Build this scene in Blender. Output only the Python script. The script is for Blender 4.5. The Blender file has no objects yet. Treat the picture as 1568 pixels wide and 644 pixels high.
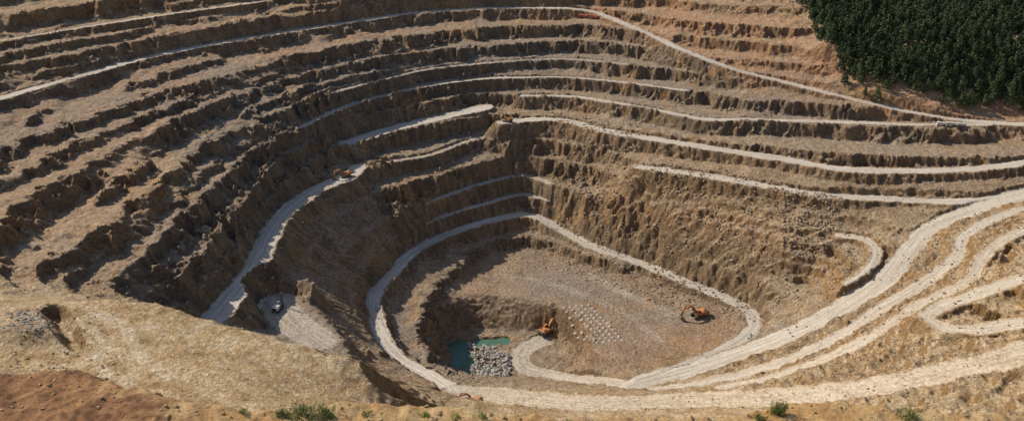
import bpy, math, random
import numpy as np
from mathutils import Vector, Matrix
random.seed(7); np.random.seed(7)
sc=bpy.context.scene
F=1358.0; PIT=math.radians(24); CH=380.0
SP,CP=math.sin(PIT),math.cos(PIT)
def U(px,py,z):
    u=(px-784)/F; w=(321.5-py)/F
    dz=-SP+w*CP; dy=CP+w*SP
    t=(CH-z)/(-dz)
    return (u*t,dy*t,z)
# ---------------------------------------------------------------- noise
def perlin(x,y,seed=0):
    rs=np.random.RandomState(seed+11); a=rs.rand(4096)*2*np.pi
    gx=np.cos(a).astype(np.float32); gy=np.sin(a).astype(np.float32)
    x=np.asarray(x,dtype=np.float32); y=np.asarray(y,dtype=np.float32)
    xi=np.floor(x).astype(np.int64); yi=np.floor(y).astype(np.int64)
    fx=(x-xi).astype(np.float32); fy=(y-yi).astype(np.float32)
    def h(i,j): 
        v=(i*73856093)^(j*19349663)^(seed*83492791)
        v=(v^(v>>13))*1274126177
        return (v>>7)&4095
    u=fx*fx*fx*(fx*(fx*6-15)+10); v=fy*fy*fy*(fy*(fy*6-15)+10)
    def d(i,j,dx,dy):
        k=h(i,j); return gx[k]*dx+gy[k]*dy
    n00=d(xi,yi,fx,fy); n10=d(xi+1,yi,fx-1,fy); n01=d(xi,yi+1,fx,fy-1); n11=d(xi+1,yi+1,fx-1,fy-1)
    return ((n00*(1-u)+n10*u)*(1-v)+(n01*(1-u)+n11*u)*v)*1.5
def fbm(x,y,wl,oc,seed):
    s=0;a=1;t=0
    for o in range(oc):
        s=s+a*perlin(x/wl,y/wl,seed+o*7); t+=a; a*=.5; wl*=.5
    return s/t*1.3
def ridged(x,y,wl,oc,seed):
    s=0;a=1;t=0
    for o in range(oc):
        s=s+a*(1-2.4*np.abs(perlin(x/wl,y/wl,seed+o*7))); t+=a; a*=.5; wl*=.5
    return s/t-.25
def sst(a,b,x):
    t=np.clip((x-a)/(b-a),0,1); return t*t*(3-2*t)
# ---------------------------------------------------------------- survey lines
LINES=[] # (Nx3 world pts, attrs terr,yel,red,dark)
def catmull(p,step=5.0):
    p=[np.array(q,float) for q in p]
    if len(p)<2: return np.array(p)
    out=[]
    P=[2*p[0]-p[1]]+p+[2*p[-1]-p[-2]]
    for i in range(1,len(P)-2):
        a,b,c,d=P[i-1],P[i],P[i+1],P[i+2]
        n=max(1,int(np.linalg.norm(c-b)/step))
        for k in range(n):
            t=k/n
            out.append(.5*((2*b)+(-a+c)*t+(2*a-5*b+4*c-d)*t*t+(-a+3*b-3*c+d)*t**3))
    out.append(p[-1]); return np.array(out)
def C(pts,z=None,terr=1,yel=0,red=0,dark=.3,world=False):
    if not world: pts=[U(q[0],q[1],q[2] if len(q)>2 else z) for q in pts]
    LINES.append((catmull(pts,3.0),(terr,yel,red,dark)))
    return pts
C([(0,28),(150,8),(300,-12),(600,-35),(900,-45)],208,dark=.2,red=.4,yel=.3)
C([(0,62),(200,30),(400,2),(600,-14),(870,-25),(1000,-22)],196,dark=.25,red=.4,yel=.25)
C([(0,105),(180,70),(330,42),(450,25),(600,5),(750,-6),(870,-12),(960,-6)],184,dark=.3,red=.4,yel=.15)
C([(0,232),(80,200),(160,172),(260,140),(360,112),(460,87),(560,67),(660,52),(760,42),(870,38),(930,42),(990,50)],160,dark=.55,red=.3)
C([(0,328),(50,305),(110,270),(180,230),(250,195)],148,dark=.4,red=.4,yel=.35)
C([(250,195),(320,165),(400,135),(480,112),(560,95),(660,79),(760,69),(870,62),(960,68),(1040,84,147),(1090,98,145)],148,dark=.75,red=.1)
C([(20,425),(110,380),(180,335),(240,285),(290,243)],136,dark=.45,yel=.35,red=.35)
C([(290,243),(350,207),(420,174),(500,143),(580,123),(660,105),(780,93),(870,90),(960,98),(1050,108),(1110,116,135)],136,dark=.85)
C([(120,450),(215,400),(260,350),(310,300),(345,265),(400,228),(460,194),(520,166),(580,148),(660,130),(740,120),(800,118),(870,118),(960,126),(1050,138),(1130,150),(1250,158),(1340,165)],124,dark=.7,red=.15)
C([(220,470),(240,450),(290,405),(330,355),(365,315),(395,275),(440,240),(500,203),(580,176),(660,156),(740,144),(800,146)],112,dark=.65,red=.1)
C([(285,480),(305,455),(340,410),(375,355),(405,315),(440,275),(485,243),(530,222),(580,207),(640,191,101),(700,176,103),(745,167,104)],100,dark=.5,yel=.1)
# red slopes above the diagonal road
C([(900,10),(980,28,169),(1060,42,168),(1150,48,168),(1215,52,168)],171,terr=.8,red=.9,dark=0,yel=.2)
C([(1050,62,156),(1100,76,152),(1200,95,148),(1270,105,146)],150,terr=.6,red=1,dark=0,yel=.2)
C([(950,-8),(1060,12),(1150,18),(1230,20)],180,terr=.8,red=.9,dark=0,yel=.3)
C([(1060,0,186),(1150,3,186),(1250,3,186)],terr=0,red=.3,dark=0,yel=.4)
C([(1260,60,170),(1300,110,145),(1330,140,134),(1400,150,130),(1480,168,120),(1568,182,114),(1750,185,114)],terr=0,red=1,dark=0,yel=.3)
C([(1400,60,172),(1568,60,172),(1750,60,175)],terr=0,dark=0,yel=.2)
C([(1300,0,188),(1400,0,190),(1568,0,190),(1750,0,195)],terr=0,dark=0,yel=.2)
# inner pit
C([(560,252),(600,246),(660,236),(720,214),(765,205),(800,210)],85,terr=.9,dark=.2)
C([(600,290),(650,275),(720,256),(780,246),(830,248)],72,terr=.9,dark=.2,red=.3)
C([(625,330),(680,300),(740,280),(800,268),(850,282),(890,300)],56,dark=.2)
C([(625,360),(640,352),(680,330),(740,312),(800,297),(850,312),(890,325)],42,dark=.2)
C([(900,345,33),(950,364,30),(1000,384,29),(1080,412,27),(1140,435,26),(1195,465,25)],terr=.5,dark=.5,yel=.2)
C([(940,290,66),(1000,310,62),(1100,335,60),(1180,360,58),(1240,380,55)],terr=.0,dark=.0,yel=.45,red=.25)
C([(950,408),(900,392),(850,370),(800,360),(740,375),(700,405),(665,440),(645,470),(640,505),(655,545),(690,575)],18,dark=.4)
C([(1100,490),(1090,468),(1040,455),(980,440),(920,420),(860,400),(800,393),(750,402),(722,425),(700,450)],8.2,dark=.4,terr=0,red=.2)
C([(697,470),(705,455),(740,450),(780,452),(830,462),(870,478),(895,500),(915,530),(950,550),(1000,540),(1070,520),(1100,490)],8,dark=.3,terr=.2,red=.5)
C([(850,430),(950,470),(1040,490)],8,terr=0,dark=1,red=.1)
C([(780,425),(850,460)],8,terr=0,dark=1,red=0.1)
C([(690,575),(690,545),(700,508),(740,503),(790,505),(840,508),(875,525),(890,548),(880,565)],-13,terr=.0,dark=.1)
C([(720,575),(780,578),(830,570)],-13,terr=0,dark=0)
# left pad
C([(408,448),(398,490),(425,520),(480,540),(540,548),(500,490),(455,450),(408,448)],70,terr=0,dark=.6)
C([(396,430,89),(430,422,87),(465,420,84),(480,440,80)],terr=0,dark=.6)
C([(500,450,62),(520,500,56),(560,545,52),(600,575,48)],terr=0,dark=0,yel=.2,red=.25)
# left platform ridge
C([(-120,470,152),(0,460,150),(100,460,150),(170,453,150),(240,463,148),(300,486,145),(400,512,140),(480,535,135),(550,553,130),(610,575,122),(640,600,112),(690,632,90)],terr=0,yel=.9,dark=.2)
C([(-100,530,152),(100,540,150),(200,520,148),(300,545,145),(400,560,140),(480,580,134)],terr=0,yel=1,dark=0)
C([(0,600,152),(300,600,146),(420,615,140),(540,600,128),(600,630,118)],terr=0,yel=1,dark=0)
C([(0,500,158),(50,498,158)],terr=0,yel=.2,dark=.8)
# bottom right
C([(620,643,112),(700,641,74),(900,643,62),(1200,643,82),(1568,643,112)],terr=0,yel=1,dark=0)
C([(1640,560,108),(1568,600,106),(1400,620,94)],terr=0,yel=1,dark=0)
C([(1568,470,95),(1640,460,98)],terr=0,yel=1,dark=.1)
C([(1230,440,30),(1270,420,44),(1300,400,56)],terr=0,yel=.6,dark=.2)
# distant surroundings (world metres)
for pts in ([(-780,100,230),(-760,700,250),(-700,1300,260)],[(-700,1500,250),(0,1500,205),(900,1500,240)],[(950,1300,230),(930,700,170),(900,300,170),(900,0,200)],
            [(-600,200,190),(0,200,180),(500,200,170)],[(-700,-60,250),(0,-60,240),(900,-60,220)],[(-560,500,215),(-600,800,235),(-480,1150,240)],[(-350,1200,225),(100,1180,200),(450,1150,200)],[(650,480,150),(640,800,150)]):
    C(pts,world=True,terr=.3,yel=.3,dark=.1)
# ---------------------------------------------------------------- roads
ROADS=[]
def R(pts,hw,cut=1.7,fill=1.3,berm=.9,mask=1.0,attr=(0,.2,0,.1),con=True):
    w=[U(*q) for q in pts]
    if con: LINES.append((catmull(w,3.0),attr))
    ROADS.append((catmull(w,7.0),hw,cut,fill,berm,mask))
R([(-150,196,172),(0,150,172),(100,122,172),(250,82,172),(400,55,172),(560,30,172),(640,19,172),(760,12,172),(870,12,172)],5.5,attr=(1,0,.3,.4),berm=.5)
R([(870,12,172),(910,18,169),(960,38,163),(1000,55,158),(1040,74,153),(1120,104,143),(1200,125,134),(1260,140,130),(1330,157,125),(1400,172,120),(1470,183,115),(1520,187,114),(1568,190,114),(1720,195,114)],5.5,attr=(.3,.2,.7,.2))
R([(800,146,112),(870,147,112),(930,155,112),(1000,167,112),(1080,182,112),(1140,182,112.5),(1250,185,113),(1400,190,114),(1510,190,114)],4.5,attr=(.9,.1,.1,.6),mask=.8)
for z_,pp,mk in ((124,[(460,194),(520,166),(580,148),(660,130),(740,120),(800,118),(870,118),(960,126),(1050,138)],.7),(136,[(500,143),(580,123),(660,105),(780,93),(870,90),(960,98)],.5),
    (56,[(650,316),(680,300),(740,280),(800,268),(840,279)],.75),(42,[(650,347),(680,330),(740,312),(800,297),(840,309)],.75),(85,[(575,250),(600,246),(660,236),(720,214),(765,205)],.55),
    (196,[(0,62),(200,30),(400,2)],.75)):
    R([(a,b_,z_) for a,b_ in pp],3.6,mask=mk,con=False,berm=.2,fill=2.6,cut=2.4)
R([(770,186,100),(850,182,100),(930,200,99),(1000,212,98),(1100,228,97),(1200,243,96),(1290,258,95),(1400,261,94),(1500,257,95),(1568,248,97),(1650,235,99)],7,attr=(.8,.2,.2,.3))
R([(742,164,104),(700,173,103),(640,187,101),(580,203,100),(530,219,100)],9,con=False,berm=.4,mask=1,fill=2)
R([(980,255,85),(1060,265,85),(1150,280,84),(1250,297,82),(1350,303,80),(1450,308,80),(1520,303,82),(1568,292,84),(1640,280,86)],6.5,attr=(.2,.3,.1,.2))
R([(548,256,88),(530,270,88),(480,292,89),(440,322,91),(412,360,92),(390,410,91),(352,458,90),(325,490,89),(300,520,89)],9,attr=(.1,0,.1,.1),cut=2)
R([(700,600,40),(665,578,34),(608,545,31),(580,500,30),(575,450,30),(600,420,30),(630,387,30),(680,360,30),(740,340,30),(800,328,30),(830,335,28),(860,352,24),(900,373,21),(950,392,19),(1000,410,17),(1060,435,15),(1110,455,13),(1145,475,11),(1155,497,10),(1130,522,10),(1080,548,10),(1020,570,11),(960,586,12)],6.5,cut=2,fill=2,attr=(.3,0,.1,.1))
R([(1285,360,62),(1325,366,62),(1342,385,62),(1330,410,59),(1300,435,53)],5,attr=(0,.5,0,0),mask=.8)
R([(1568,425,96),(1500,448,91),(1440,468,86),(1420,485,84),(1440,500,84),(1500,503,87),(1568,492,91)],6,attr=(0,1,0,0),mask=.85)
R([(1640,520,104),(1568,540,100),(1480,562,92),(1350,590,80),(1200,607,66),(1050,615,54),(900,618,48),(760,607,44),(700,604,44)],11,attr=(0,.8,.1,0),mask=.66,berm=.4)
R([(1600,335,94),(1568,350,92),(1530,370,89),(1500,400,84),(1480,430,79),(1400,470,70),(1340,510,62),(1260,550,50),(1180,578,40),(1100,595,34)],5,attr=(0,.9,.1,0),mask=.75)
R([(1568,318,86),(1520,335,84),(1475,362,80),(1465,390,76),(1420,430,68),(1350,470,58),(1290,510,48),(1220,545,38),(1150,568,28),(1080,585,22),(1000,598,16)],5.5,attr=(0,.6,.1,0),mask=.85)
R([(1640,290,86),(1568,300,84),(1500,318,79),(1430,345,72),(1390,385,64),(1350,430,54),(1280,475,42),(1200,515,30),(1120,545,19),(1040,572,13),(960,590,12)],8.5,attr=(0,.4,0,0))
R([(960,590,12),(925,584,4),(880,581,-6),(840,574,-12),(800,560,-13),(800,535,-13),(830,520,-13)],9,attr=(0,.1,0,0),mask=.7)
R([(428,462,70),(445,490,70),(485,520,70)],14,con=False,berm=0,mask=.6,cut=2.2,fill=1)
R([(130,470,150),(190,500,149),(215,540,148),(260,575,147)],4,con=False,berm=0,mask=.48)
R([(90,480,150),(160,520,149),(150,560,150),(230,600,148)],3,con=False,berm=0,mask=.45)
R([(900,420,8),(960,450,8),(1030,480,8)],7,con=False,berm=0,mask=.4)
R([(760,420,8),(840,432,8),(950,475,8),(1010,520,8)],5,con=False,berm=0,mask=.38)
# ---------------------------------------------------------------- solve base surface
X0,X1,Y0,Y1=-820.,980.,-120.,1560.
def solve():
    f=None
    for cell,its in ((32,300),(16,250),(8,250),(4,200)):
        nx=int((X1-X0)/cell)+1; ny=int((Y1-Y0)/cell)+1
        acc=np.zeros((ny,nx,5)); cnt=np.zeros((ny,nx))
        for p,a in LINES:
            ix=np.round((p[:,0]-X0)/cell).astype(int); iy=np.round((p[:,1]-Y0)/cell).astype(int)
            ok=(ix>=0)&(ix<nx)&(iy>=0)&(iy<ny); ix=ix[ok];iy=iy[ok]
            v=np.concatenate([p[ok,2:3],np.tile(a,(ok.sum(),1))],1)
            np.add.at(acc,(iy,ix),v); np.add.at(cnt,(iy,ix),1)
        m=cnt>0; val=acc[m]/cnt[m][:,None]
        if f is None: f=np.zeros((ny,nx,5))+val.mean(0)
        else:
            yy=np.linspace(0,f.shape[0]-1,ny); xx=np.linspace(0,f.shape[1]-1,nx)
            y0=np.minimum(yy.astype(int),f.shape[0]-2); x0=np.minimum(xx.astype(int),f.shape[1]-2)
            ty=(yy-y0)[:,None,None]; tx=(xx-x0)[None,:,None]
            a=f[y0][:,x0];b=f[y0][:,x0+1];c=f[y0+1][:,x0];d=f[y0+1][:,x0+1]
            f=(a*(1-tx)+b*tx)*(1-ty)+(c*(1-tx)+d*tx)*ty
        f=f.astype(np.float32); val=val.astype(np.float32)
        f[m]=val
        for k in range(its):
            g=np.pad(f,((1,1),(1,1),(0,0)),mode='edge')
            f=(g[:-2,1:-1]+g[2:,1:-1]+g[1:-1,:-2]+g[1:-1,2:])*.25
            f[m]=val
    g=np.pad(f,((1,1),(1,1),(0,0)),mode='edge')
    fb=(g[:-2,1:-1]+g[2:,1:-1]+g[1:-1,:-2]+g[1:-1,2:])*.125+f*.5
    f[...,0]=fb[...,0]
    for k in range(4):
        g=np.pad(f,((1,1),(1,1),(0,0)),mode='edge')
        f[...,1:]=((g[:-2,1:-1]+g[2:,1:-1]+g[1:-1,:-2]+g[1:-1,2:])*.25)[...,1:]
    gy,gx=np.gradient(f[...,0],4.0)
    gm=np.hypot(gx,gy)
    for k in range(5):
        g=np.pad(gm,1,mode='edge'); gm=(g[:-2,1:-1]+g[2:,1:-1]+g[1:-1,:-2]+g[1:-1,2:])*.25
    return np.concatenate([f,gm[...,None]],2)
FLD=solve()
def axis(a,b,step,lo,hi,gr=1.09):
    c=list(np.arange(a,b+.01,step)); s=step; v=c[-1]
    while v<hi: s*=gr; v+=s; c.append(v)
    s=step; v=c[0]; pre=[]
    while v>lo: s*=gr; v-=s; pre.append(v)
    return np.array(pre[::-1]+c)
xs=axis(-450,500,1.0,-9000,9000); ys=axis(335,1090,.95,-3000,12000)
GX,GY=np.meshgrid(xs,ys); NX,NY=len(xs),len(ys)
def samp(fx,fy):
    u=np.clip((fx-X0)/4.0,0,FLD.shape[1]-1.001); v=np.clip((fy-Y0)/4.0,0,FLD.shape[0]-1.001)
    x0=u.astype(int);y0=v.astype(int);tx=(u-x0)[...,None];ty=(v-y0)[...,None]
    return ((FLD[y0,x0]*(1-tx)+FLD[y0,x0+1]*tx)*(1-ty)+(FLD[y0+1,x0]*(1-tx)+FLD[y0+1,x0+1]*tx)*ty)
wx=GX+fbm(GX,GY,60,2,3)*3; wy=GY+fbm(GX,GY,60,2,5)*3
S=samp(wx,wy)
zs=S[...,0]; terr=S[...,1]; YEL=S[...,2]; RED=S[...,3]; DARK=S[...,4]; g=np.clip(S[...,5],.02,1.2)
n50=fbm(GX,GY,55,2,22); n14=fbm(GX,GY,16,3,21)
ax_=GX+n50*11+n14*7; ay_=GY+fbm(GX,GY,50,2,23)*11+fbm(GX,GY,17,2,24)*6
th=np.arctan2(ax_-60,ay_-640); rr=np.hypot(GY-640,GX-60)
spur=ridged(th*300/17,rr/24,1,2,31); gul=ridged(th*300/6,rr/16,1,2,35)
rg14=ridged(GX,GY,17,3,25); rg30=ridged(GX,GY,34,2,28)
leftw=1-sst(-190,10,GX)
jit=(n50*6+rg14*6.0+rg30*4.5+spur*(4+2.5*leftw)+gul*1.7)*g*.85
Ls=np.array([-60,-13,8,18,30,42,56,72,85,100,112,124,136,148,160,172,184,196,208,220,232,244,256,400.])
def terrace(zz,Ls,wid,tal,bs=0):
    k=np.clip(np.searchsorted(Ls,zz)-1,0,len(Ls)-2)
    lo=Ls[k];h=Ls[k+1]-lo;f=(zz-lo)/h
    f0=np.clip(1-wid*g/np.minimum(h,14),.22,.93)
    t=np.clip((f-f0)/(1-f0),0,1)
    tt=np.where(t<tal,.26*t/tal,.26+.74*(t-tal)/(1-tal))
    hh=np.minimum(h,14)
    return lo+h*(tt*.95+.05*np.clip(f/f0,0,1))+bs*hh*np.where(f<f0,(1-np.clip(f/f0,0,1))**1.2,tt)
tal=np.clip(.42+.35*fbm(GX,GY,22,2,26),.12,.8)
bsw=(.10+.34*leftw)*np.clip(.8+.8*n50,.2,1.4)*(1-np.exp(-((zs-172)/8)**2))*(1-np.exp(-((zs-196)/7)**2))
zj=zs+jit*np.clip(terr,0,1)
zt=terrace(zj,Ls,8.0+5.5*leftw+6*n14,tal,bsw)
# locally split benches (intermediate catch benches) where they run wide
Lh=np.sort(np.concatenate([Ls,[106,118,130,142,154,166,178,190,202]]))
zh=terrace(zj+n14*1.0,Lh,5.0+3*n14,tal,bsw*.9)
hm_=(1-sst(-150,-40,GX))*sst(-.12,.12,fbm(GX,GY,95,2,29))*sst(.62,.42,g) if False else (1-sst(-150,-40,GX))*sst(-.12,.12,fbm(GX,GY,95,2,29))*(1-sst(.42,.62,g))
zt=zt*(1-hm_)+zh*hm_
w=np.clip(terr*1.3-.1,0,1)*(.55+.45*sst(-.5,-.05,fbm(GX,GY,70,3,27)))
Z=zs*(1-w)+zt*w
w2=np.clip(1-terr*3,0,1)*sst(.3,.55,YEL)*sst(120,170,GX)
zt2=terrace(zs+(n50*3+rg14*2.5)*.8,np.arange(-60,420,6.5),3.5,tal)
Z=Z*(1-w2)+zt2*w2
Z+=w2*(rg14*2.4)
# scree: smooth chutes with rock ribs
rill=perlin(th*300/8,rr/70,41)*1.1+perlin(th*300/3.4,rr/40,42)*.5
sl_=sst(.25,.7,g)*(1-np.clip(terr*1.3,0,1))
ribs=sst(.05,.5,fbm(GX,GY,45,3,53))
Z+=sl_*(rill*(1-.5*ribs)+ridged(GX,GY,20,4,52)*(.5+2.2*ribs))
Z+=fbm(GX,GY,30,4,51)*.9*(1-w)*(1-.6*YEL)
far=np.maximum(np.abs(GX)-900,0)+np.maximum(GY-1450,0)+np.maximum(-GY,0)
Z+=fbm(GX,GY,900,4,77)*np.clip(far/1500,0,1)*160
ROAD=np.zeros_like(Z); ACR=np.zeros_like(Z)
edge=fbm(GX,GY,9,3,61)
for P,hw,cut,fill,berm,mask in ROADS:
    Rr=hw+40
    i0,i1=np.searchsorted(xs,[P[:,0].min()-Rr,P[:,0].max()+Rr]); j0,j1=np.searchsorted(ys,[P[:,1].min()-Rr,P[:,1].max()+Rr])
    sl=(slice(j0,j1),slice(i0,i1)); x=GX[sl];y=GY[sl]
    D=np.full(x.shape,1e9);ZR=np.zeros(x.shape);A=np.zeros(x.shape)
    for a,b in zip(P[:-1],P[1:]):
        d=b-a; L2=d[0]**2+d[1]**2+1e-9
        tq=np.clip(((x-a[0])*d[0]+(y-a[1])*d[1])/L2,0,1)
        ex=x-a[0]-tq*d[0]; ey=y-a[1]-tq*d[1]; dd=np.hypot(ex,ey)
        m=dd<D; D=np.where(m,dd,D); ZR=np.where(m,a[2]+tq*d[2],ZR)
        A=np.where(m,(ex*d[1]-ey*d[0])/math.sqrt(L2),A)
    es=min(1,hw/7)
    D=D+(edge[sl]*2.2+n50[sl]*1.4)*es
    ddm=np.maximum(D-hw,0); z=Z[sl]
    soft=1 if mask>.49 else 0
    zn=np.clip(z,ZR-fill*ddm*(1+.3*rg14[sl]),ZR+cut*ddm*(1+.3*rg14[sl])) if soft else z
    zn=np.where(D<Rr,zn,z)
    ROAD[sl]=np.where((np.abs(zn-z)>1.0)&(D>hw),ROAD[sl]*.1,ROAD[sl])
    z=zn
    bm_=np.clip(.7+.8*n14[sl]+.3*edge[sl],0,1.4)
    z=z+berm*np.exp(-((D-hw-.9)/1.1)**2)*(1-np.clip(ROAD[sl]*1.5,0,1))*bm_
    Z[sl]=z
    rm=1-sst(hw-2.4*es-.4,hw+1.0,D)
    ACR[sl]=np.where(rm*mask>ROAD[sl],A,ACR[sl])
    ROAD[sl]=np.maximum(ROAD[sl],rm*mask)
def cutline(a,b,hw,dep,s):
    global Z
    a=np.array(a);b=np.array(b);d=b-a
    tq=np.clip(((GX-a[0])*d[0]+(GY-a[1])*d[1])/(d[0]**2+d[1]**2),0,1)
    D=np.hypot(GX-a[0]-tq*d[0],GY-a[1]-tq*d[1])+edge*1.5
    zl=a[2]+tq*d[2]-dep
    Z=np.where(D<hw+dep/s+8,np.minimum(Z,zl+np.maximum(D-hw,0)*s),Z)
cutline(U(85,478,148),U(120,530,150),1.0,4.5,1.3)
cutline(U(622,590,112),U(680,622,85),6,12,1.6)
for a,b,hw in ((U(704,528,-14),U(708,552,-14),9),(U(716,525,-14),U(772,521,-14),4.5),(U(712,545,-14),U(728,568,-14),6)):
    a=np.array(a);b=np.array(b);d=b-a
    tq=np.clip(((GX-a[0])*d[0]+(GY-a[1])*d[1])/(d[0]**2+d[1]**2),0,1)
    D=np.hypot(GX-a[0]-tq*d[0],GY-a[1]-tq*d[1])+edge*3.2+n14*2
    m=(Z<0)&(D<hw+8); Z=np.where(m,np.minimum(Z,-17+np.maximum(D-hw+2,0)*1.0),Z)
# rocky relief on faces
gy_,gx_=np.gradient(Z,ys,xs); slope=np.hypot(gx_,gy_)
st=sst(.4,1.1,slope)
inside=1-sst(620,760,rr)
RN=np.clip(ROAD*1.4,0,1)
rk=np.clip(.3+.7*np.clip(terr*1.5,0,1)+.5*ribs,0,1)
Z+=st*(ridged(GX,GY,11,3,81)*2.0+ridged(GX,GY,4.6,2,82)*1.5+fbm(GX,GY,3.4,2,87)*.9)*(1-RN)*inside*rk
rough=(1-.5*np.clip(YEL,0,1)*(GX<0))*(1+.5*leftw*np.clip(terr,0,1))
pit=np.clip(1-np.abs(Z-8)/3,0,1)*(rr<200)
Z+=(1-st)*(fbm(GX,GY,7,3,83)*.7+ridged(GX,GY,14,3,84)*.9*np.clip(.5+1.2*n50,0,1.3))*(1-RN*.9)*inside*rough*(1-.55*pit)
Z+=fbm(GX,GY,5,2,85)*.12*RN
gy_,gx_=np.gradient(Z,ys,xs); slope=np.hypot(gx_,gy_)
def zat(x,y):
    i=int(np.clip(np.searchsorted(xs,x)-1,0,NX-2)); j=int(np.clip(np.searchsorted(ys,y)-1,0,NY-2))
    tx=(x-xs[i])/(xs[i+1]-xs[i]); ty=(y-ys[j])/(ys[j+1]-ys[j])
    return float((Z[j,i]*(1-tx)+Z[j,i+1]*tx)*(1-ty)+(Z[j+1,i]*(1-tx)+Z[j+1,i+1]*tx)*ty)
STK=fbm(th*300/7,rr/55,1,4,201)
# ---------------------------------------------------------------- materials
def newmat(name):
    m=bpy.data.materials.new(name); m.use_nodes=True; nt=m.node_tree
    return m,nt,nt.nodes['Principled BSDF']
class NB:
    def __init__(s,nt): s.nt=nt
    def n(s,t,**kw):
        q=s.nt.nodes.new(t)
        for a,b in kw.items(): setattr(q,a,b)
        return q
    def l(s,a,b): s.nt.links.new(a,b)
    def attr(s,name): return s.n('ShaderNodeAttribute',attribute_name=name).outputs['Fac']
    def noise(s,vec,scale,det=4,rough=.6,dist=0):
        q=s.n('ShaderNodeTexNoise'); q.inputs['Scale'].default_value=scale; q.inputs['Detail'].default_value=det
        q.inputs['Roughness'].default_value=rough; q.inputs['Distortion'].default_value=dist
        if vec is not None: s.l(vec,q.inputs['Vector'])
        return q.outputs['Fac']
    def mr(s,v,a,b,c=0,d=1):
        q=s.n('ShaderNodeMapRange'); q.inputs[1].default_value=a;q.inputs[2].default_value=b;q.inputs[3].default_value=c;q.inputs[4].default_value=d
        s.l(v,q.inputs[0]); return q.outputs[0]
    def m(s,op,a,b=None):
        q=s.n('ShaderNodeMath',operation=op)
        for i,v in enumerate((a,b)):
            if v is None: continue
            if isinstance(v,(int,float)): q.inputs[i].default_value=v
            else: s.l(v,q.inputs[i])
        return q.outputs[0]
    def mix(s,f,a,b,bt='MIX'):
        q=s.n('ShaderNodeMix',data_type='RGBA',blend_type=bt)
        for i,v in ((0,f),(6,a),(7,b)):
            if isinstance(v,(int,float)): q.inputs[i].default_value=v
            elif isinstance(v,tuple): q.inputs[i].default_value=(*v,1)
            else: s.l(v,q.inputs[i])
        return q.outputs[2]
def ground_mat():
    m,nt,bs=newmat('quarry_rock'); b=NB(nt)
    geo=b.n('ShaderNodeNewGeometry'); pos=geo.outputs['Position']
    sep=b.n('ShaderNodeSeparateXYZ'); b.l(geo.outputs['Normal'],sep.inputs[0])
    big=b.noise(pos,.012,2); mid=b.noise(pos,.06,4,.65,.6); m2=b.noise(pos,.17,4,.7,.4); fine=b.noise(pos,.5,4,.7); gr=b.noise(pos,1.8,2,.7)
    stk=b.attr('streak')
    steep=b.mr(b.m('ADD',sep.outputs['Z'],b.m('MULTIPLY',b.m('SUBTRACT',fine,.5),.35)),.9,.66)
    flat=b.mix(b.mr(mid,.4,.6),(.27,.18,.105),(.44,.32,.20))
    flat=b.mix(b.mr(big,.45,.6),flat,(.35,.27,.195))
    flat=b.mix(b.mr(m2,.52,.66,0,.6),flat,(.50,.39,.275))
    flat=b.mix(b.mr(m2,.47,.36,0,.55),flat,(.18,.13,.09))
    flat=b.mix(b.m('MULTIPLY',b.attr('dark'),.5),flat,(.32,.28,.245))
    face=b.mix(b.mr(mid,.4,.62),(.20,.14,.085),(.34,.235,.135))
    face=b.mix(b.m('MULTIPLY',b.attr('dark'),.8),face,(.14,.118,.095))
    face=b.mix(b.mr(stk,.0,.55,0,.7),face,(.39,.275,.165))
    face=b.mix(b.mr(stk,-.05,-.5,0,.6),face,(.115,.095,.078))
    flat=b.mix(b.mr(stk,.05,.6,0,.35),flat,(.46,.35,.24))
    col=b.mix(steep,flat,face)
    ymask=b.m('MULTIPLY',b.attr('yel'),b.mr(mid,.3,.55,.5,1))
    col=b.mix(b.m('MULTIPLY',ymask,.88),col,b.mix(steep,b.mix(b.mr(b.m('ADD',b.m('MULTIPLY',m2,.5),b.m('MULTIPLY',mid,.5)),.4,.6),(.54,.34,.145),(.72,.56,.36)),(.33,.20,.085)))
    rmask=b.m('MULTIPLY',b.attr('red'),b.mr(b.noise(pos,.03,3,.6,.5),.35,.6,.15,1))
    col=b.mix(b.m('MULTIPLY',rmask,.85),col,b.mix(steep,(.54,.31,.185),(.36,.175,.095)))
    rust=b.mr(b.noise(pos,.022,4,.7,1.0),.57,.66,0,.55)
    col=b.mix(rust,col,(.48,.275,.12))
    cx=b.n('ShaderNodeCombineXYZ'); b.l(b.m('MULTIPLY',b.attr('across'),.9),cx.inputs[0]); 
    sp=b.n('ShaderNodeSeparateXYZ'); b.l(pos,sp.inputs[0])
    b.l(b.m('MULTIPLY',sp.outputs['X'],.02),cx.inputs[1]); b.l(b.m('MULTIPLY',sp.outputs['Y'],.02),cx.inputs[2])
    lane=b.noise(cx.outputs[0],1.0,3,.6,.3)
    rc=b.mix(b.mr(lane,.4,.6),(.36,.315,.265),(.62,.565,.49))
    rc=b.mix(b.mr(mid,.4,.65,0,.5),rc,(.42,.37,.31))
    rc=b.mix(b.m('MULTIPLY',b.attr('yel'),.4),rc,(.66,.55,.40))
    rm=b.mr(b.m('ADD',b.attr('road'),b.m('ADD',b.m('MULTIPLY',b.m('SUBTRACT',fine,.5),.6),b.m('MULTIPLY',b.m('SUBTRACT',mid,.5),.5))),.25,.85)
    col=b.mix(b.m('MULTIPLY',rm,.92),col,rc)
    v=b.m('MULTIPLY',b.mr(fine,.3,.7,.58,1.42),b.mr(gr,.28,.72,.66,1.32))
    vc=b.n('ShaderNodeCombineXYZ')
    for i in range(3): b.l(v,vc.inputs[i])
    col=b.mix(b.mr(rm,0,1,1,.45),col,vc.outputs[0],'MULTIPLY')
    b.l(col,bs.inputs['Base Color']); bs.inputs['Roughness'].default_value=.95
    bs.inputs['Specular IOR Level'].default_value=.15
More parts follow.
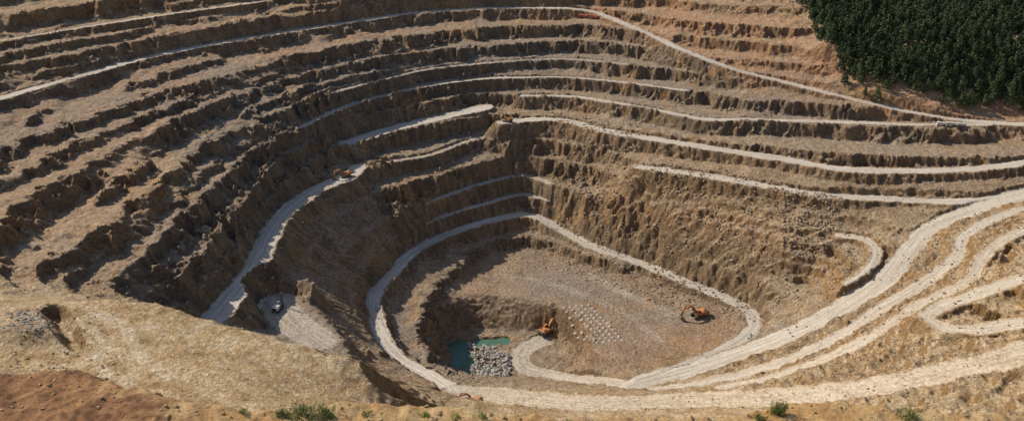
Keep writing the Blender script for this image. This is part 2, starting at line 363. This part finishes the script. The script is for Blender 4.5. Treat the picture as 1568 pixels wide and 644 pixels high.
    hgt=b.m('ADD',b.m('MULTIPLY',b.noise(pos,.35,5,.7),1.9),b.m('MULTIPLY',gr,.6))
    bp=b.n('ShaderNodeBump'); bp.inputs['Distance'].default_value=1.8
    b.l(b.mr(rm,0,1,.95,.12),bp.inputs['Strength']); b.l(hgt,bp.inputs['Height']); b.l(bp.outputs[0],bs.inputs['Normal'])
    return m
GM=ground_mat()
def simple(name,col,rough=.6,var=.15,scale=1.0,metal=0,bump=0):
    m,nt,bs=newmat(name); b=NB(nt)
    tc=b.n('ShaderNodeTexCoord'); nz=b.noise(tc.outputs['Object'],scale,4,.65)
    c=b.mix(b.mr(nz,.3,.7),tuple(x*(1-var) for x in col),tuple(min(1,x*(1+var)) for x in col))
    c=b.mix(b.mr(b.noise(tc.outputs['Object'],2.2,5,.7),.45,.7,0,.6),c,(.30,.25,.19))
    b.l(c,bs.inputs['Base Color']); bs.inputs['Roughness'].default_value=rough; bs.inputs['Metallic'].default_value=metal
    return m
ORANGE=simple('orange_paint',(.52,.20,.06),.6,.25,.8); STEEL=simple('track_steel',(.06,.055,.05),.7,.3,1.5,.2)
GLASS=simple('cab_glass',(.03,.04,.05),.1,.1); WHITE=simple('white_paint',(.66,.65,.62),.5,.12); RUST=simple('bucket_steel',(.16,.12,.09),.6,.3,1.0,.4)
REDP=simple('red_paint',(.48,.11,.05),.5,.2)
# ---------------------------------------------------------------- mesh helpers
def np_mesh(name,co,faces,mat,smooth=False,attrs=None,link=True):
    me=bpy.data.meshes.new(name); n=faces.shape[1]
    me.vertices.add(len(co)); me.vertices.foreach_set('co',np.ascontiguousarray(co,dtype=np.float32).ravel())
    me.loops.add(faces.size); me.loops.foreach_set('vertex_index',np.ascontiguousarray(faces,dtype=np.int32).ravel())
    me.polygons.add(len(faces)); me.polygons.foreach_set('loop_start',np.arange(0,faces.size,n,dtype=np.int32))
    me.polygons.foreach_set('use_smooth',np.full(len(faces),smooth))
    me.update(calc_edges=True)
    for k_,v in (attrs or {}).items():
        a=me.attributes.new(k_,'FLOAT','POINT'); a.data.foreach_set('value',np.ascontiguousarray(v,dtype=np.float32).ravel())
    me.materials.append(mat)
    ob=bpy.data.objects.new(name,me)
    if link: sc.collection.objects.link(ob)
    return ob
co=np.stack([GX,GY,Z],-1).reshape(-1,3)
idx=np.arange(NX*NY).reshape(NY,NX)
fc=np.stack([idx[:-1,:-1],idx[:-1,1:],idx[1:,1:],idx[1:,:-1]],-1).reshape(-1,4)
at={'yel':YEL,'red':RED,'dark':DARK,'road':ROAD,'across':ACR,'streak':STK}
at={a:np.asarray(v).ravel() for a,v in at.items()}
rf=at['road'][fc].mean(1)>.42
def submesh(name,ff):
    u,inv=np.unique(ff,return_inverse=True)
    return np_mesh(name,co[u],inv.reshape(ff.shape),GM,True,{a:v[u] for a,v in at.items()})
submesh('terrain',fc[~rf]); submesh('haul_road',fc[rf])
# ---------------------------------------------------------------- foreground hill
cr=[(-200,555),(0,571),(60,567),(120,570),(200,588),(280,611),(350,622),(450,628),(560,618),(650,618),(760,632),(900,641),(1130,636),(1200,614),(1300,617),(1420,631),(1568,637),(1750,630)]
crw=np.array([U(a,b_,290) for a,b_ in cr])
hx=np.arange(-125,126,.4); hy=np.arange(60,215,.4); HX,HY=np.meshgrid(hx,hy)
yc=np.interp(HX,crw[:,0],crw[:,1])+fbm(HX,HY*0,6,3,91)*1.2
dd=HY-yc
HZ=290+np.clip(-dd,0,60)*.05-np.maximum(dd,0)*1.25
HZ=np.minimum(HZ,293)
HZ+=fbm(HX,HY,9,5,92)*.9*np.clip(1-dd/30,.5,1)+ridged(HX,HY,3.5,3,93)*.4
hc=np.stack([HX,HY,HZ],-1).reshape(-1,3); hi=np.arange(HX.size).reshape(HX.shape)
hf=np.stack([hi[:-1,:-1],hi[:-1,1:],hi[1:,1:],hi[1:,:-1]],-1).reshape(-1,4)
hm,nt,bs=newmat('foreground_soil'); b=NB(nt)
geo=b.n('ShaderNodeNewGeometry'); pos=geo.outputs['Position']
sp=b.n('ShaderNodeSeparateXYZ'); b.l(pos,sp.inputs[0])
nA=b.noise(pos,.15,5,.65,.5); nB=b.noise(pos,1.5,6,.7); nC=b.noise(pos,6,4,.7)
c1=b.mix(b.mr(nA,.38,.62),(.22,.095,.04),(.46,.235,.095)); c2=b.mix(b.mr(nA,.38,.62),(.54,.30,.11),(.64,.45,.22))
colr=b.mix(b.mr(b.m('ADD',sp.outputs['X'],b.m('MULTIPLY',b.m('SUBTRACT',nA,.5),60)),-68,-48),c1,c2)
v=b.m('MULTIPLY',b.mr(nB,.25,.75,.55,1.35),b.mr(nC,.25,.75,.7,1.2)); vc=b.n('ShaderNodeCombineXYZ')
for i in range(3): b.l(v,vc.inputs[i])
b.l(b.mix(1.0,colr,vc.outputs[0],'MULTIPLY'),bs.inputs['Base Color']); bs.inputs['Roughness'].default_value=.95
bp=b.n('ShaderNodeBump'); bp.inputs['Distance'].default_value=.5; b.l(b.m('ADD',nB,b.m('MULTIPLY',nC,.3)),bp.inputs['Height']); b.l(bp.outputs[0],bs.inputs['Normal'])
np_mesh('foreground_hill',hc,hf,hm,True)
def hz(x,y):
    return float(HZ[int(np.clip((y-60)/.4,0,len(hy)-1)),int(np.clip((x+125)/.4,0,len(hx)-1))])
# ---------------------------------------------------------------- water
wm,nt,bs=newmat('pond_water'); b=NB(nt)
tc=b.n('ShaderNodeNewGeometry'); nz=b.noise(tc.outputs['Position'],.08,3)
b.l(b.mix(b.mr(nz,.3,.7),(.055,.125,.08),(.09,.18,.12)),bs.inputs['Base Color']); bs.inputs['Roughness'].default_value=.25
bs.inputs['Specular IOR Level'].default_value=.25
bp=b.n('ShaderNodeBump'); bp.inputs['Strength'].default_value=.15; b.l(b.noise(tc.outputs['Position'],2,3),bp.inputs['Height']); b.l(bp.outputs[0],bs.inputs['Normal'])
wc=U(722,545,-14.4)
np_mesh('water',np.array([[wc[0]-35,wc[1]-32,-14.5],[wc[0]+38,wc[1]-32,-14.5],[wc[0]+38,wc[1]+32,-14.5],[wc[0]-35,wc[1]+32,-14.5]]),np.array([[0,1,2,3]]),wm)
# ---------------------------------------------------------------- rocks
import bmesh
def ico(sub):
    bm=bmesh.new(); bmesh.ops.create_icosphere(bm,subdivisions=sub,radius=1)
    v=np.array([q.co[:] for q in bm.verts]); f_=np.array([[q.index for q in p.verts] for p in bm.faces]); bm.free(); return v,f_
IV,IF=ico(1)
def rocks(name,pts,sizes,mat,flat=.7):
    N=len(pts)
    rs=np.random.RandomState(5)
    q=rs.randn(N,4); q/=np.linalg.norm(q,axis=1)[:,None]
    a,b_,c,d=q.T
    Rm=np.stack([np.stack([1-2*(c*c+d*d),2*(b_*c-d*a),2*(b_*d+c*a)],-1),np.stack([2*(b_*c+d*a),1-2*(b_*b_+d*d),2*(c*d-b_*a)],-1),np.stack([2*(b_*d-c*a),2*(c*d+b_*a),1-2*(b_*b_+c*c)],-1)],1)
    var=1+rs.uniform(-.33,.3,(N,len(IV),1)); sc3=rs.uniform(.6,1.25,(N,1,3))
    V=IV[None]*var*sc3
    V=np.einsum('nij,nvj->nvi',Rm,V)*np.asarray(sizes)[:,None,None]
    V[...,2]*=flat; V+=np.asarray(pts)[:,None,:]
    Fc=(IF[None]+(np.arange(N)*len(IV))[:,None,None]).reshape(-1,3)
    return np_mesh(name,V.reshape(-1,3),Fc,mat,False)
def rockmat(name,c,var=.35):
    m,nt,bs=newmat(name); b=NB(nt); gg=b.n('ShaderNodeNewGeometry'); ri=gg.outputs['Random Per Island']
    nz=b.noise(gg.outputs['Position'],1.2,3,.7)
    cc=b.mix(b.m('ADD',b.m('MULTIPLY',ri,.6),b.m('MULTIPLY',nz,.4)),tuple(x*(1-var) for x in c),tuple(x*(1+var) for x in c))
    b.l(cc,bs.inputs['Base Color']); bs.inputs['Roughness'].default_value=.9; return m
RG=rockmat('grey_rock',(.34,.31,.27)); RB=rockmat('brown_rock',(.33,.245,.165)); RY=rockmat('ochre_rock',(.36,.24,.12)); RD=rockmat('pale_cuttings',(.40,.36,.31),.15)
rs=np.random.RandomState(9)
def region(poly,z,n,smin,smax,pw=2.5):
    W=np.array([U(a,b_,z)[:2] for a,b_ in poly]); out=[];sz=[]
    lo_=W.min(0);hi_=W.max(0)
    while len(out)<n:
        x,y=rs.uniform(lo_,hi_); ins=False
        jx,jy=rs.randn(2)*1.5
        for i in range(len(W)):
            x1,y1=W[i];x2,y2=W[i-1]
            if (y1>y+jy)!=(y2>y+jy) and x+jx<(x2-x1)*(y+jy-y1)/(y2-y1)+x1: ins=not ins
        if ins and (perlin(np.array([x/12]),np.array([y/12]),99)[0]>-.1 or rs.rand()<.25):
            s=smin+(smax-smin)*rs.rand()**pw; out.append((x,y,zat(x,y)+s*.25));sz.append(s)
    return out,sz
p,s=region([(716,520),(728,532),(750,530),(778,545),(782,570),(765,594),(738,590),(728,572),(720,562),(724,546),(712,532)],-13,900,.45,1.9,2.2)
p=[(a,b_,max(c,-15)+rs.rand()*1.6) for a,b_,c in p]; rocks('rock_pile',p,s,RG)
p,s=region([(1140,500),(1195,500),(1200,520),(1160,525)],16,140,.4,1.4); rocks('rock_pile',p,s,RG)
p,s=region([(0,470),(45,465),(75,490),(60,512),(0,505)],155,260,.3,1.0); rocks('rock_pile',p,s,RG)
p=[];s=[]
for poly,z,n,a,b_ in (([(1180,300),(1290,310),(1270,350),(1210,350)],75,700,.5,1.6),([(980,280),(1200,320),(1240,420),(1000,380)],60,1300,.4,1.5),([(840,200),(980,225),(960,300),(850,260)],80,800,.5,1.7),
    ([(700,480),(1100,480),(1040,380),(800,350)],10,400,.3,.9),([(430,330),(600,300),(600,540),(480,500)],55,700,.3,1.1),([(60,470),(140,480),(200,580),(0,570)],150,200,.3,.8),([(1180,450),(1290,400),(1320,440),(1210,510)],35,300,.4,1.2),
    ([(850,600),(1500,560),(1500,640),(700,640)],60,300,.3,.8),([(800,400),(1100,480),(1060,440),(860,390)],9,350,.4,1.4),([(1250,300),(1568,330),(1568,560),(1250,520)],75,900,.3,1.1)):
    q,t_=region(poly,z,n,a,b_); p+=q;s+=t_
rocks('scattered_rocks',p,s,RB)
flatm=(slope<.45)&(ROAD<.1)&(rr<560); 
near=np.zeros_like(flatm); hs=slope>1.1
for dx,dy in ((3,0),(-3,0),(0,3),(0,-3),(2,2),(-2,2)): near|=np.roll(np.roll(hs,dx,1),dy,0)
jj,ii=np.nonzero(flatm&near); sel=rs.choice(len(jj),min(14000,len(jj)),False)
p=[(xs[i]+rs.uniform(-.5,.5),ys[j]+rs.uniform(-.5,.5),Z[j,i]+.1) for j,i in zip(jj[sel],ii[sel])]
rocks('bench_rubble',p,.25+.9*rs.rand(len(p))**3,RB)
q=[];t_=[]
for _ in range(1200):
    x=rs.uniform(-95,80);y=np.interp(x,crw[:,0],crw[:,1])-abs(rs.randn())*12
    q.append((x,y,hz(x,y)));t_.append(.08+.5*rs.rand()**4)
rocks('foreground_rocks',q,t_,RY)
# drill cuttings cones
def cones(name,pts,r,h_):
    nv=9;V=[];Fc=[]
    for i,(x,y) in enumerate(pts):
        z=zat(x,y)-.15; base=len(V); rj=r*rs.uniform(.8,1.2)
        V.append((x+rs.uniform(-.2,.2),y,z+h_*rs.uniform(.8,1.2)))
        for k_ in range(nv): 
            a=k_*2*math.pi/nv; V.append((x+math.cos(a)*rj*rs.uniform(.9,1.1),y+math.sin(a)*rj*rs.uniform(.9,1.1),z))
        for k_ in range(nv): Fc.append((base,base+1+k_,base+1+(k_+1)%nv))
    np_mesh(name,np.array(V),np.array(Fc),RD,True)
pts=[]
for r_ in range(5):
    for c_ in range(12):
        a=U(864+r_*9.5+c_*4.6,470+c_*4.9-r_*1.0,8); pts.append((a[0]+rs.uniform(-.4,.4),a[1]+rs.uniform(-.4,.4)))
cones('drill_cuttings',pts,1.6,1.7)
pts=[]
for r_ in range(2):
    for c_ in range(8):
        a=U(418+r_*10-c_*2.2,352+c_*8+r_*2,92); pts.append((a[0],a[1]))
cones('drill_cuttings',pts,1.2,1.1)
pts=[U(545+8*i+4*r_,211-1.9*i+5*r_,100)[:2] for i in range(14) for r_ in range(2)]
cones('drill_cuttings',pts,1.4,1.1)
# ---------------------------------------------------------------- machines
def prism(name,prof,y0,y1,mat,par,bev=.06):
    bm=bmesh.new(); A=[bm.verts.new((x,y0,z)) for x,z in prof]; B=[bm.verts.new((x,y1,z)) for x,z in prof]
    bm.faces.new(A); bm.faces.new(B[::-1]); n=len(prof)
    for i in range(n): bm.faces.new((A[i],B[i],B[(i+1)%n],A[(i+1)%n]))
    bmesh.ops.recalc_face_normals(bm,faces=bm.faces)
    if bev: bmesh.ops.bevel(bm,geom=list(bm.edges),offset=bev,segments=1,affect='EDGES',clamp_overlap=True)
    me=bpy.data.meshes.new(name); bm.to_mesh(me); bm.free(); me.materials.append(mat)
    ob=bpy.data.objects.new(name,me); sc.collection.objects.link(ob); ob.parent=par; return ob
def box(name,x0,x1,y0,y1,z0,z1,mat,par,bev=.05): return prism(name,[(x0,z0),(x1,z0),(x1,z1),(x0,z1)],y0,y1,mat,par,bev)
def bar(name,a,b_,wd,y,th_,mat,par):
    a=np.array(a);b_=np.array(b_);d=b_-a;d=d/np.linalg.norm(d);n=np.array([-d[1],d[0]])*wd/2
    return prism(name,[tuple(a+n),tuple(b_+n),tuple(b_-n),tuple(a-n)],y-th_/2,y+th_/2,mat,par,.03)
def cyl(name,x,y0,y1,z,r,mat,par,n=14): return prism(name,[(x+r*math.cos(i*2*math.pi/n),z+r*math.sin(i*2*math.pi/n)) for i in range(n)],y0,y1,mat,par,.02)
def place(name,px,py,z,rot,s):
    e=bpy.data.objects.new(name,None); sc.collection.objects.link(e); x,y,_=U(px,py,z)
    e.location=(x,y,zat(x,y)+.02); e.rotation_euler=(0,0,math.radians(rot)); e.scale=(s,s,s); return e
def excavator(px,py,z,rot,s,swing=0,dig=0):
    e=place('mining_excavator',px,py,z,rot,s)
    tp=[(-2.6,.15),(-2.2,0),(2.2,0),(2.6,.15),(2.9,.55),(2.6,.95),(2.2,1.1),(-2.2,1.1),(-2.6,.95),(-2.9,.55)]
    for i,y in enumerate((-1.75,1.15)): 
        prism(f'track_{i}',tp,y,y+.6,STEEL,e,.04)
        for k_ in range(5): cyl(f'roller_{i}_{k_}',-2+k_,y-.04,y+.64,.42,.28,RUST,e,10)
    box('undercarriage',-1.4,1.4,-1.15,1.15,.45,1.0,STEEL,e)
    prism('slew_ring',[(-.9,1.0),(.9,1.0),(.9,1.25),(-.9,1.25)],-.9,.9,STEEL,e,.1)
    up=bpy.data.objects.new('upper',None); sc.collection.objects.link(up); up.parent=e; up.rotation_euler=(0,0,math.radians(swing))
    prism('house',[(-2.7,1.3),(1.5,1.3),(1.5,2.0),(.6,2.35),(-2.0,2.5),(-2.7,2.4)],-1.5,1.5,ORANGE,up,.1)
    prism('counterweight',[(-3.3,1.45),(-2.72,1.3),(-2.72,2.45),(-3.2,2.35)],-1.48,1.48,STEEL,up,.08)
    box('engine_cover',-2.2,-.9,-1.0,1.0,2.5,2.8,ORANGE,up); cyl('exhaust',-1.9,.6,.8,2.95,.25,STEEL,up,8)
    prism('cab',[(.1,1.9),(1.75,1.5),(2.0,2.3),(1.6,3.3),(.15,3.3)],.55,1.5,ORANGE,up,.06)
    prism('cab_window',[(.35,2.4),(1.7,2.4),(1.45,3.15),(.35,3.15)],.52,1.53,GLASS,up,0)
    prism('windscreen',[(1.86,1.9),(2.03,2.3),(1.68,3.2),(1.55,3.2)],.65,1.4,GLASS,up,0)
    prism('boom',[(1.0,1.5),(1.5,1.5),(2.3,3.4),(3.4,4.5),(6.6,4.2-dig),(6.6,4.6-dig),(3.3,5.2),(1.9,3.9)],-.35,.3,ORANGE,up,.05)
    for i,y in enumerate((-.52,.47)): bar(f'boom_cylinder_{i}',(1.7,1.6),(3.0,4.2),.2,y,.18,STEEL,up)
    bar('stick',(5.9,5.2-dig),(7.3,1.6-dig),.55,0,.4,ORANGE,up); bar('stick_cylinder',(3.6,5.3),(5.9,5.3-dig),.2,0,.18,STEEL,up)
    bar('bucket_link',(6.9,3.4-dig),(7.7,2.0-dig),.18,0,.3,STEEL,up)
    prism('bucket',[(7.0,1.9-dig),(7.7,1.6-dig),(7.6,.7-dig),(6.9,.3-dig),(6.0,.55-dig),(6.3,.75-dig),(6.8,1.0-dig)],-.75,.75,RUST,up,.05)
    box('handrail',-2.4,-.2,-1.5,-1.44,2.85,2.92,STEEL,up,0)
    return e
excavator(1070,484,8,200,2.3,0,0)
excavator(836,511,-13,35,2.2,10,0)
excavator(777,186,100,150,1.6,0)
excavator(530,270,88,200,1.7,20)
excavator(728,617,48,165,1.5,20,0)
def drill(px,py,z,rot,s):
    e=place('drilling_rig',px,py,z,rot,s)
    tp=[(-2.4,.15),(-2.1,0),(2.1,0),(2.4,.15),(2.6,.5),(2.3,.95),(-2.3,.95),(-2.6,.5)]
    for i,y in enumerate((-1.6,1.05)): prism(f'track_{i}',tp,y,y+.55,STEEL,e,.04)
    box('chassis',-2.6,2.3,-1.1,1.1,.8,1.2,STEEL,e); box('engine_house',-3.0,.4,-1.2,1.2,1.22,2.7,WHITE,e,.08)
    box('radiator',-3.1,-3.0,-.9,.9,1.4,2.5,STEEL,e,0); box('cab',.7,2.2,.1,1.3,1.22,3.1,WHITE,e,.06); box('cab_window',.9,2.23,.05,1.34,2.1,2.9,GLASS,e,0)
    for i,(x,y) in enumerate(((2.7,-.9),(3.3,-.9),(2.7,-.3),(3.3,-.3))): box(f'mast_leg_{i}',x,x+.12,y,y+.12,.3,9,STEEL,e,0)
    for k_ in range(9): 
        bar(f'mast_brace_{k_}',(2.75,.5+k_*.95),(3.36,1.4+k_*.95),.08,-.88,.06,STEEL,e); bar(f'mast_brace_b{k_}',(2.75,1.4+k_*.95),(3.36,.5+k_*.95),.08,-.25,.06,STEEL,e)
    box('drill_head',2.75,3.35,-.85,-.2,6,7,ORANGE,e); cyl('hose_reel',-.2,-1.3,-1.22,2.0,.5,STEEL,e); box('dust_hood',2.5,3.6,-1.0,0,.1,.6,STEEL,e)
drill(426,474,70,75,1.6)
def truck(px,py,z,rot,s,mat):
    e=place('dump_truck',px,py,z,rot,s)
    for i,(x,y) in enumerate(((2.3,-1.25),(2.3,.85),(-1.2,-1.25),(-1.2,.85),(-2.3,-1.25),(-2.3,.85))): cyl(f'wheel_{i}',x,y,y+.4,.55,.55,STEEL,e)
    box('chassis',-3,3.2,-.6,.6,.6,.95,STEEL,e); prism('cab',[(1.6,.9),(3.4,.9),(3.4,1.8),(3.1,2.7),(1.6,2.7)],-1.1,1.1,mat,e,.08)
    prism('windscreen',[(3.3,1.85),(3.44,1.85),(3.15,2.55),(3.0,2.55)],-.95,.95,GLASS,e,0)
    prism('dump_bed',[(-3.3,1.3),(-2.6,1.0),(1.4,1.0),(1.45,2.4),(1.9,2.75),(-3.4,2.3)],-1.2,1.2,mat,e,.06)
truck(1441,192,114,175,1.3,WHITE);truck(1456,192,114,175,1.3,WHITE);truck(1471,193,114,178,1.3,WHITE)
truck(893,17,171,160,1.6,REDP);truck(910,20,170,150,1.6,REDP)
# ---------------------------------------------------------------- trees
def leafmat(name,c):
    m,nt,bs=newmat(name); b=NB(nt); oi=b.n('ShaderNodeObjectInfo'); gg=b.n('ShaderNodeNewGeometry')
    f_=b.m('ADD',b.m('MULTIPLY',oi.outputs['Random'],.6),b.m('MULTIPLY',gg.outputs['Random Per Island'],.4))
    b.l(b.mix(f_,tuple(x*.45 for x in c),tuple(x*1.7 for x in c)),bs.inputs['Base Color']); bs.inputs['Roughness'].default_value=.7; return m
LM=leafmat('pine_foliage',(.052,.08,.027)); BARK=simple('bark',(.12,.08,.05),.9,.3,2)
def treemesh(seed,H=12,Rw=3.0,clumps=64):
    r=np.random.RandomState(seed); V=[];Fc=[];M=[]
    n=6; lv=[(0,.28),(H*.4,.2),(H*.95,.04)]
    for z,ra in lv:
        for k_ in range(n): V.append((ra*math.cos(k_*math.tau/n),ra*math.sin(k_*math.tau/n),z))
    for l_ in range(2):
        for k_ in range(n): Fc.append((l_*n+k_,l_*n+(k_+1)%n,(l_+1)*n+(k_+1)%n,(l_+1)*n+k_));M.append(1)
    for c in range(clumps):
        tz=r.rand()**.85; z=H*(.18+.82*tz); rad=Rw*(1-tz)**.75*(.55+.5*r.rand())+.15
        a=r.rand()*math.tau; cx,cy=rad*math.cos(a),rad*math.sin(a)
        if c%4==0:
            b0=len(V); V+=[(0,0,z-.3),(0,.12,z-.3),(cx,cy,z),(cx,cy+.06,z)]; Fc.append((b0,b0+1,b0+3,b0+2)); M.append(1)
        for q in range(8):
            d=r.randn(3)*.6*(1.1-.5*tz); u=r.randn(3); u[2]*=.4; u/=np.linalg.norm(u); v=np.cross(u,r.randn(3)*[1,1,.3]); v/=np.linalg.norm(v)
            s_=.48*(1.15-.4*tz); p0=np.array([cx,cy,z])+d
            b0=len(V); V+=[tuple(p0-u*s_-v*s_*.6),tuple(p0+u*s_-v*s_*.6),tuple(p0+u*s_+v*s_*.6),tuple(p0-u*s_+v*s_*.6)]; Fc.append((b0,b0+1,b0+2,b0+3));M.append(0)
    me=bpy.data.meshes.new('pine_crown'); me.from_pydata(V,[],Fc); me.materials.append(LM); me.materials.append(BARK)
    me.polygons.foreach_set('material_index',M); me.update(); return me
TM=[treemesh(i,H=11+i*1.0,Rw=2.9+.35*(i%3)) for i in range(6)]
FP=[(1219,-2,187),(1262,52,172),(1284,95,150),(1308,130,137),(1345,128,140),(1400,132,138),(1450,150,129),(1510,168,119),(1568,178,115),(1800,178,115)]
W=[U(*q)[:2] for q in FP]+[(900,900),(900,1450),(420,1450),(330,1250),(330,1060)]
W=np.array(W)
forest=bpy.data.objects.new('pine_forest',None); sc.collection.objects.link(forest)
cnt=0
def inW(x,y):
    ins=False
    for i in range(len(W)):
        x1,y1=W[i];x2,y2=W[i-1]
        if (y1>y)!=(y2>y) and x<(x2-x1)*(y-y1)/(y2-y1)+x1: ins=not ins
    return ins
for gx0 in np.arange(W[:,0].min()-10,min(W[:,0].max(),680),5.6):
    for gy0 in np.arange(W[:,1].min()-10,1230,5.6):
        x=gx0+rs.uniform(-2.8,2.8);y=gy0+rs.uniform(-2.8,2.8)
        jx,jy=rs.randn(2)*6
        if not inW(x+jx,y+jy): continue
        if perlin(np.array([x/26]),np.array([y/26]),55)[0]>.6 or rs.rand()<.03: continue
        o=bpy.data.objects.new('pine',TM[rs.randint(6)]); s_=rs.uniform(.6,1.4); o.scale=(s_*rs.uniform(.85,1.15),s_,s_*rs.uniform(.8,1.2)); o.rotation_euler=(rs.uniform(-.06,.06),rs.uniform(-.06,.06),rs.rand()*6.28)
        o.location=(x,y,zat(x,y)-.4); o.parent=forest; sc.collection.objects.link(o); cnt+=1
# shrubs
SM=leafmat('shrub_leaves',(.13,.18,.03))
def shrub(px,py,h_,w_,n,name='shrub'):
    x0,y0,_=U(px,py,290); y0=min(y0,np.interp(x0,crw[:,0],crw[:,1])-.3)
    V=[];Fc=[]; r=np.random.RandomState(int(px))
    for sidx in range(n):
        bx=r.randn()*w_*.45; by=r.randn()*w_*.3; z=hz(x0+bx,y0+by)-.1; hh=h_*(.35+.75*r.rand()); lean=r.randn(2)*.25
        b0=len(V); V+=[(bx,by,z),(bx+.05,by,z),(bx+lean[0]*hh,by+lean[1]*hh,z+hh)]; Fc.append((b0,b0+1,b0+2))
        for q in range(34):
            t_=.2+.8*r.rand(); c=np.array([bx+lean[0]*hh*t_,by+lean[1]*hh*t_,z+hh*t_])+r.randn(3)*.2*(1.3-t_)
            u=r.randn(3);u/=np.linalg.norm(u);v=np.cross(u,r.randn(3));v/=np.linalg.norm(v);s_=.13
            b0=len(V); V+=[tuple(c-u*s_),tuple(c+v*s_*.7),tuple(c+u*s_)]; Fc.append((b0,b0+1,b0+2))
    ob=np_mesh(name,np.array(V),np.array(Fc),SM); ob.location=(x0,y0,0)
for a in ((470,638,2.2,2.8,70),(432,638,1.6,1.6,30),(500,640,1.5,1.6,30),(370,632,1.0,1.2,12),(1192,632,2.8,1.5,54),(1160,640,1.3,1.2,14),(1390,640,1.8,2.0,34),(650,634,1.0,1.0,12),(740,640,1.4,.8,10),(560,636,.8,1.5,10),(875,646,1.0,.8,8),(700,640,.8,1.0,8)): shrub(*a)
# ---------------------------------------------------------------- light, camera
sd=Vector((-.66,.33,.58)).normalized()
L=bpy.data.lights.new('sun','SUN'); L.energy=5.0; L.angle=math.radians(.5); L.color=(1,.905,.76)
lo_=bpy.data.objects.new('sun',L); sc.collection.objects.link(lo_); lo_.rotation_euler=sd.to_track_quat('Z','Y').to_euler()
wd=bpy.data.worlds.new('World'); sc.world=wd; wd.use_nodes=True; nt=wd.node_tree
sk=nt.nodes.new('ShaderNodeTexSky'); sk.sky_type='NISHITA'; sk.sun_disc=False; sk.sun_elevation=math.asin(sd.z); sk.sun_rotation=math.atan2(sd.x,sd.y)
nt.links.new(sk.outputs[0],nt.nodes['Background'].inputs[0]); nt.nodes['Background'].inputs[1].default_value=.105
cd=bpy.data.cameras.new('camera'); cd.sensor_width=36; cd.lens=18/(784/F); cd.clip_start=1; cd.clip_end=30000
cam=bpy.data.objects.new('camera',cd); sc.collection.objects.link(cam); cam.location=(0,0,CH); cam.rotation_euler=(math.radians(90-24),0,0)
sc.camera=cam
sc.view_settings.view_transform='Standard'; sc.view_settings.look='None'; sc.view_settings.exposure=0
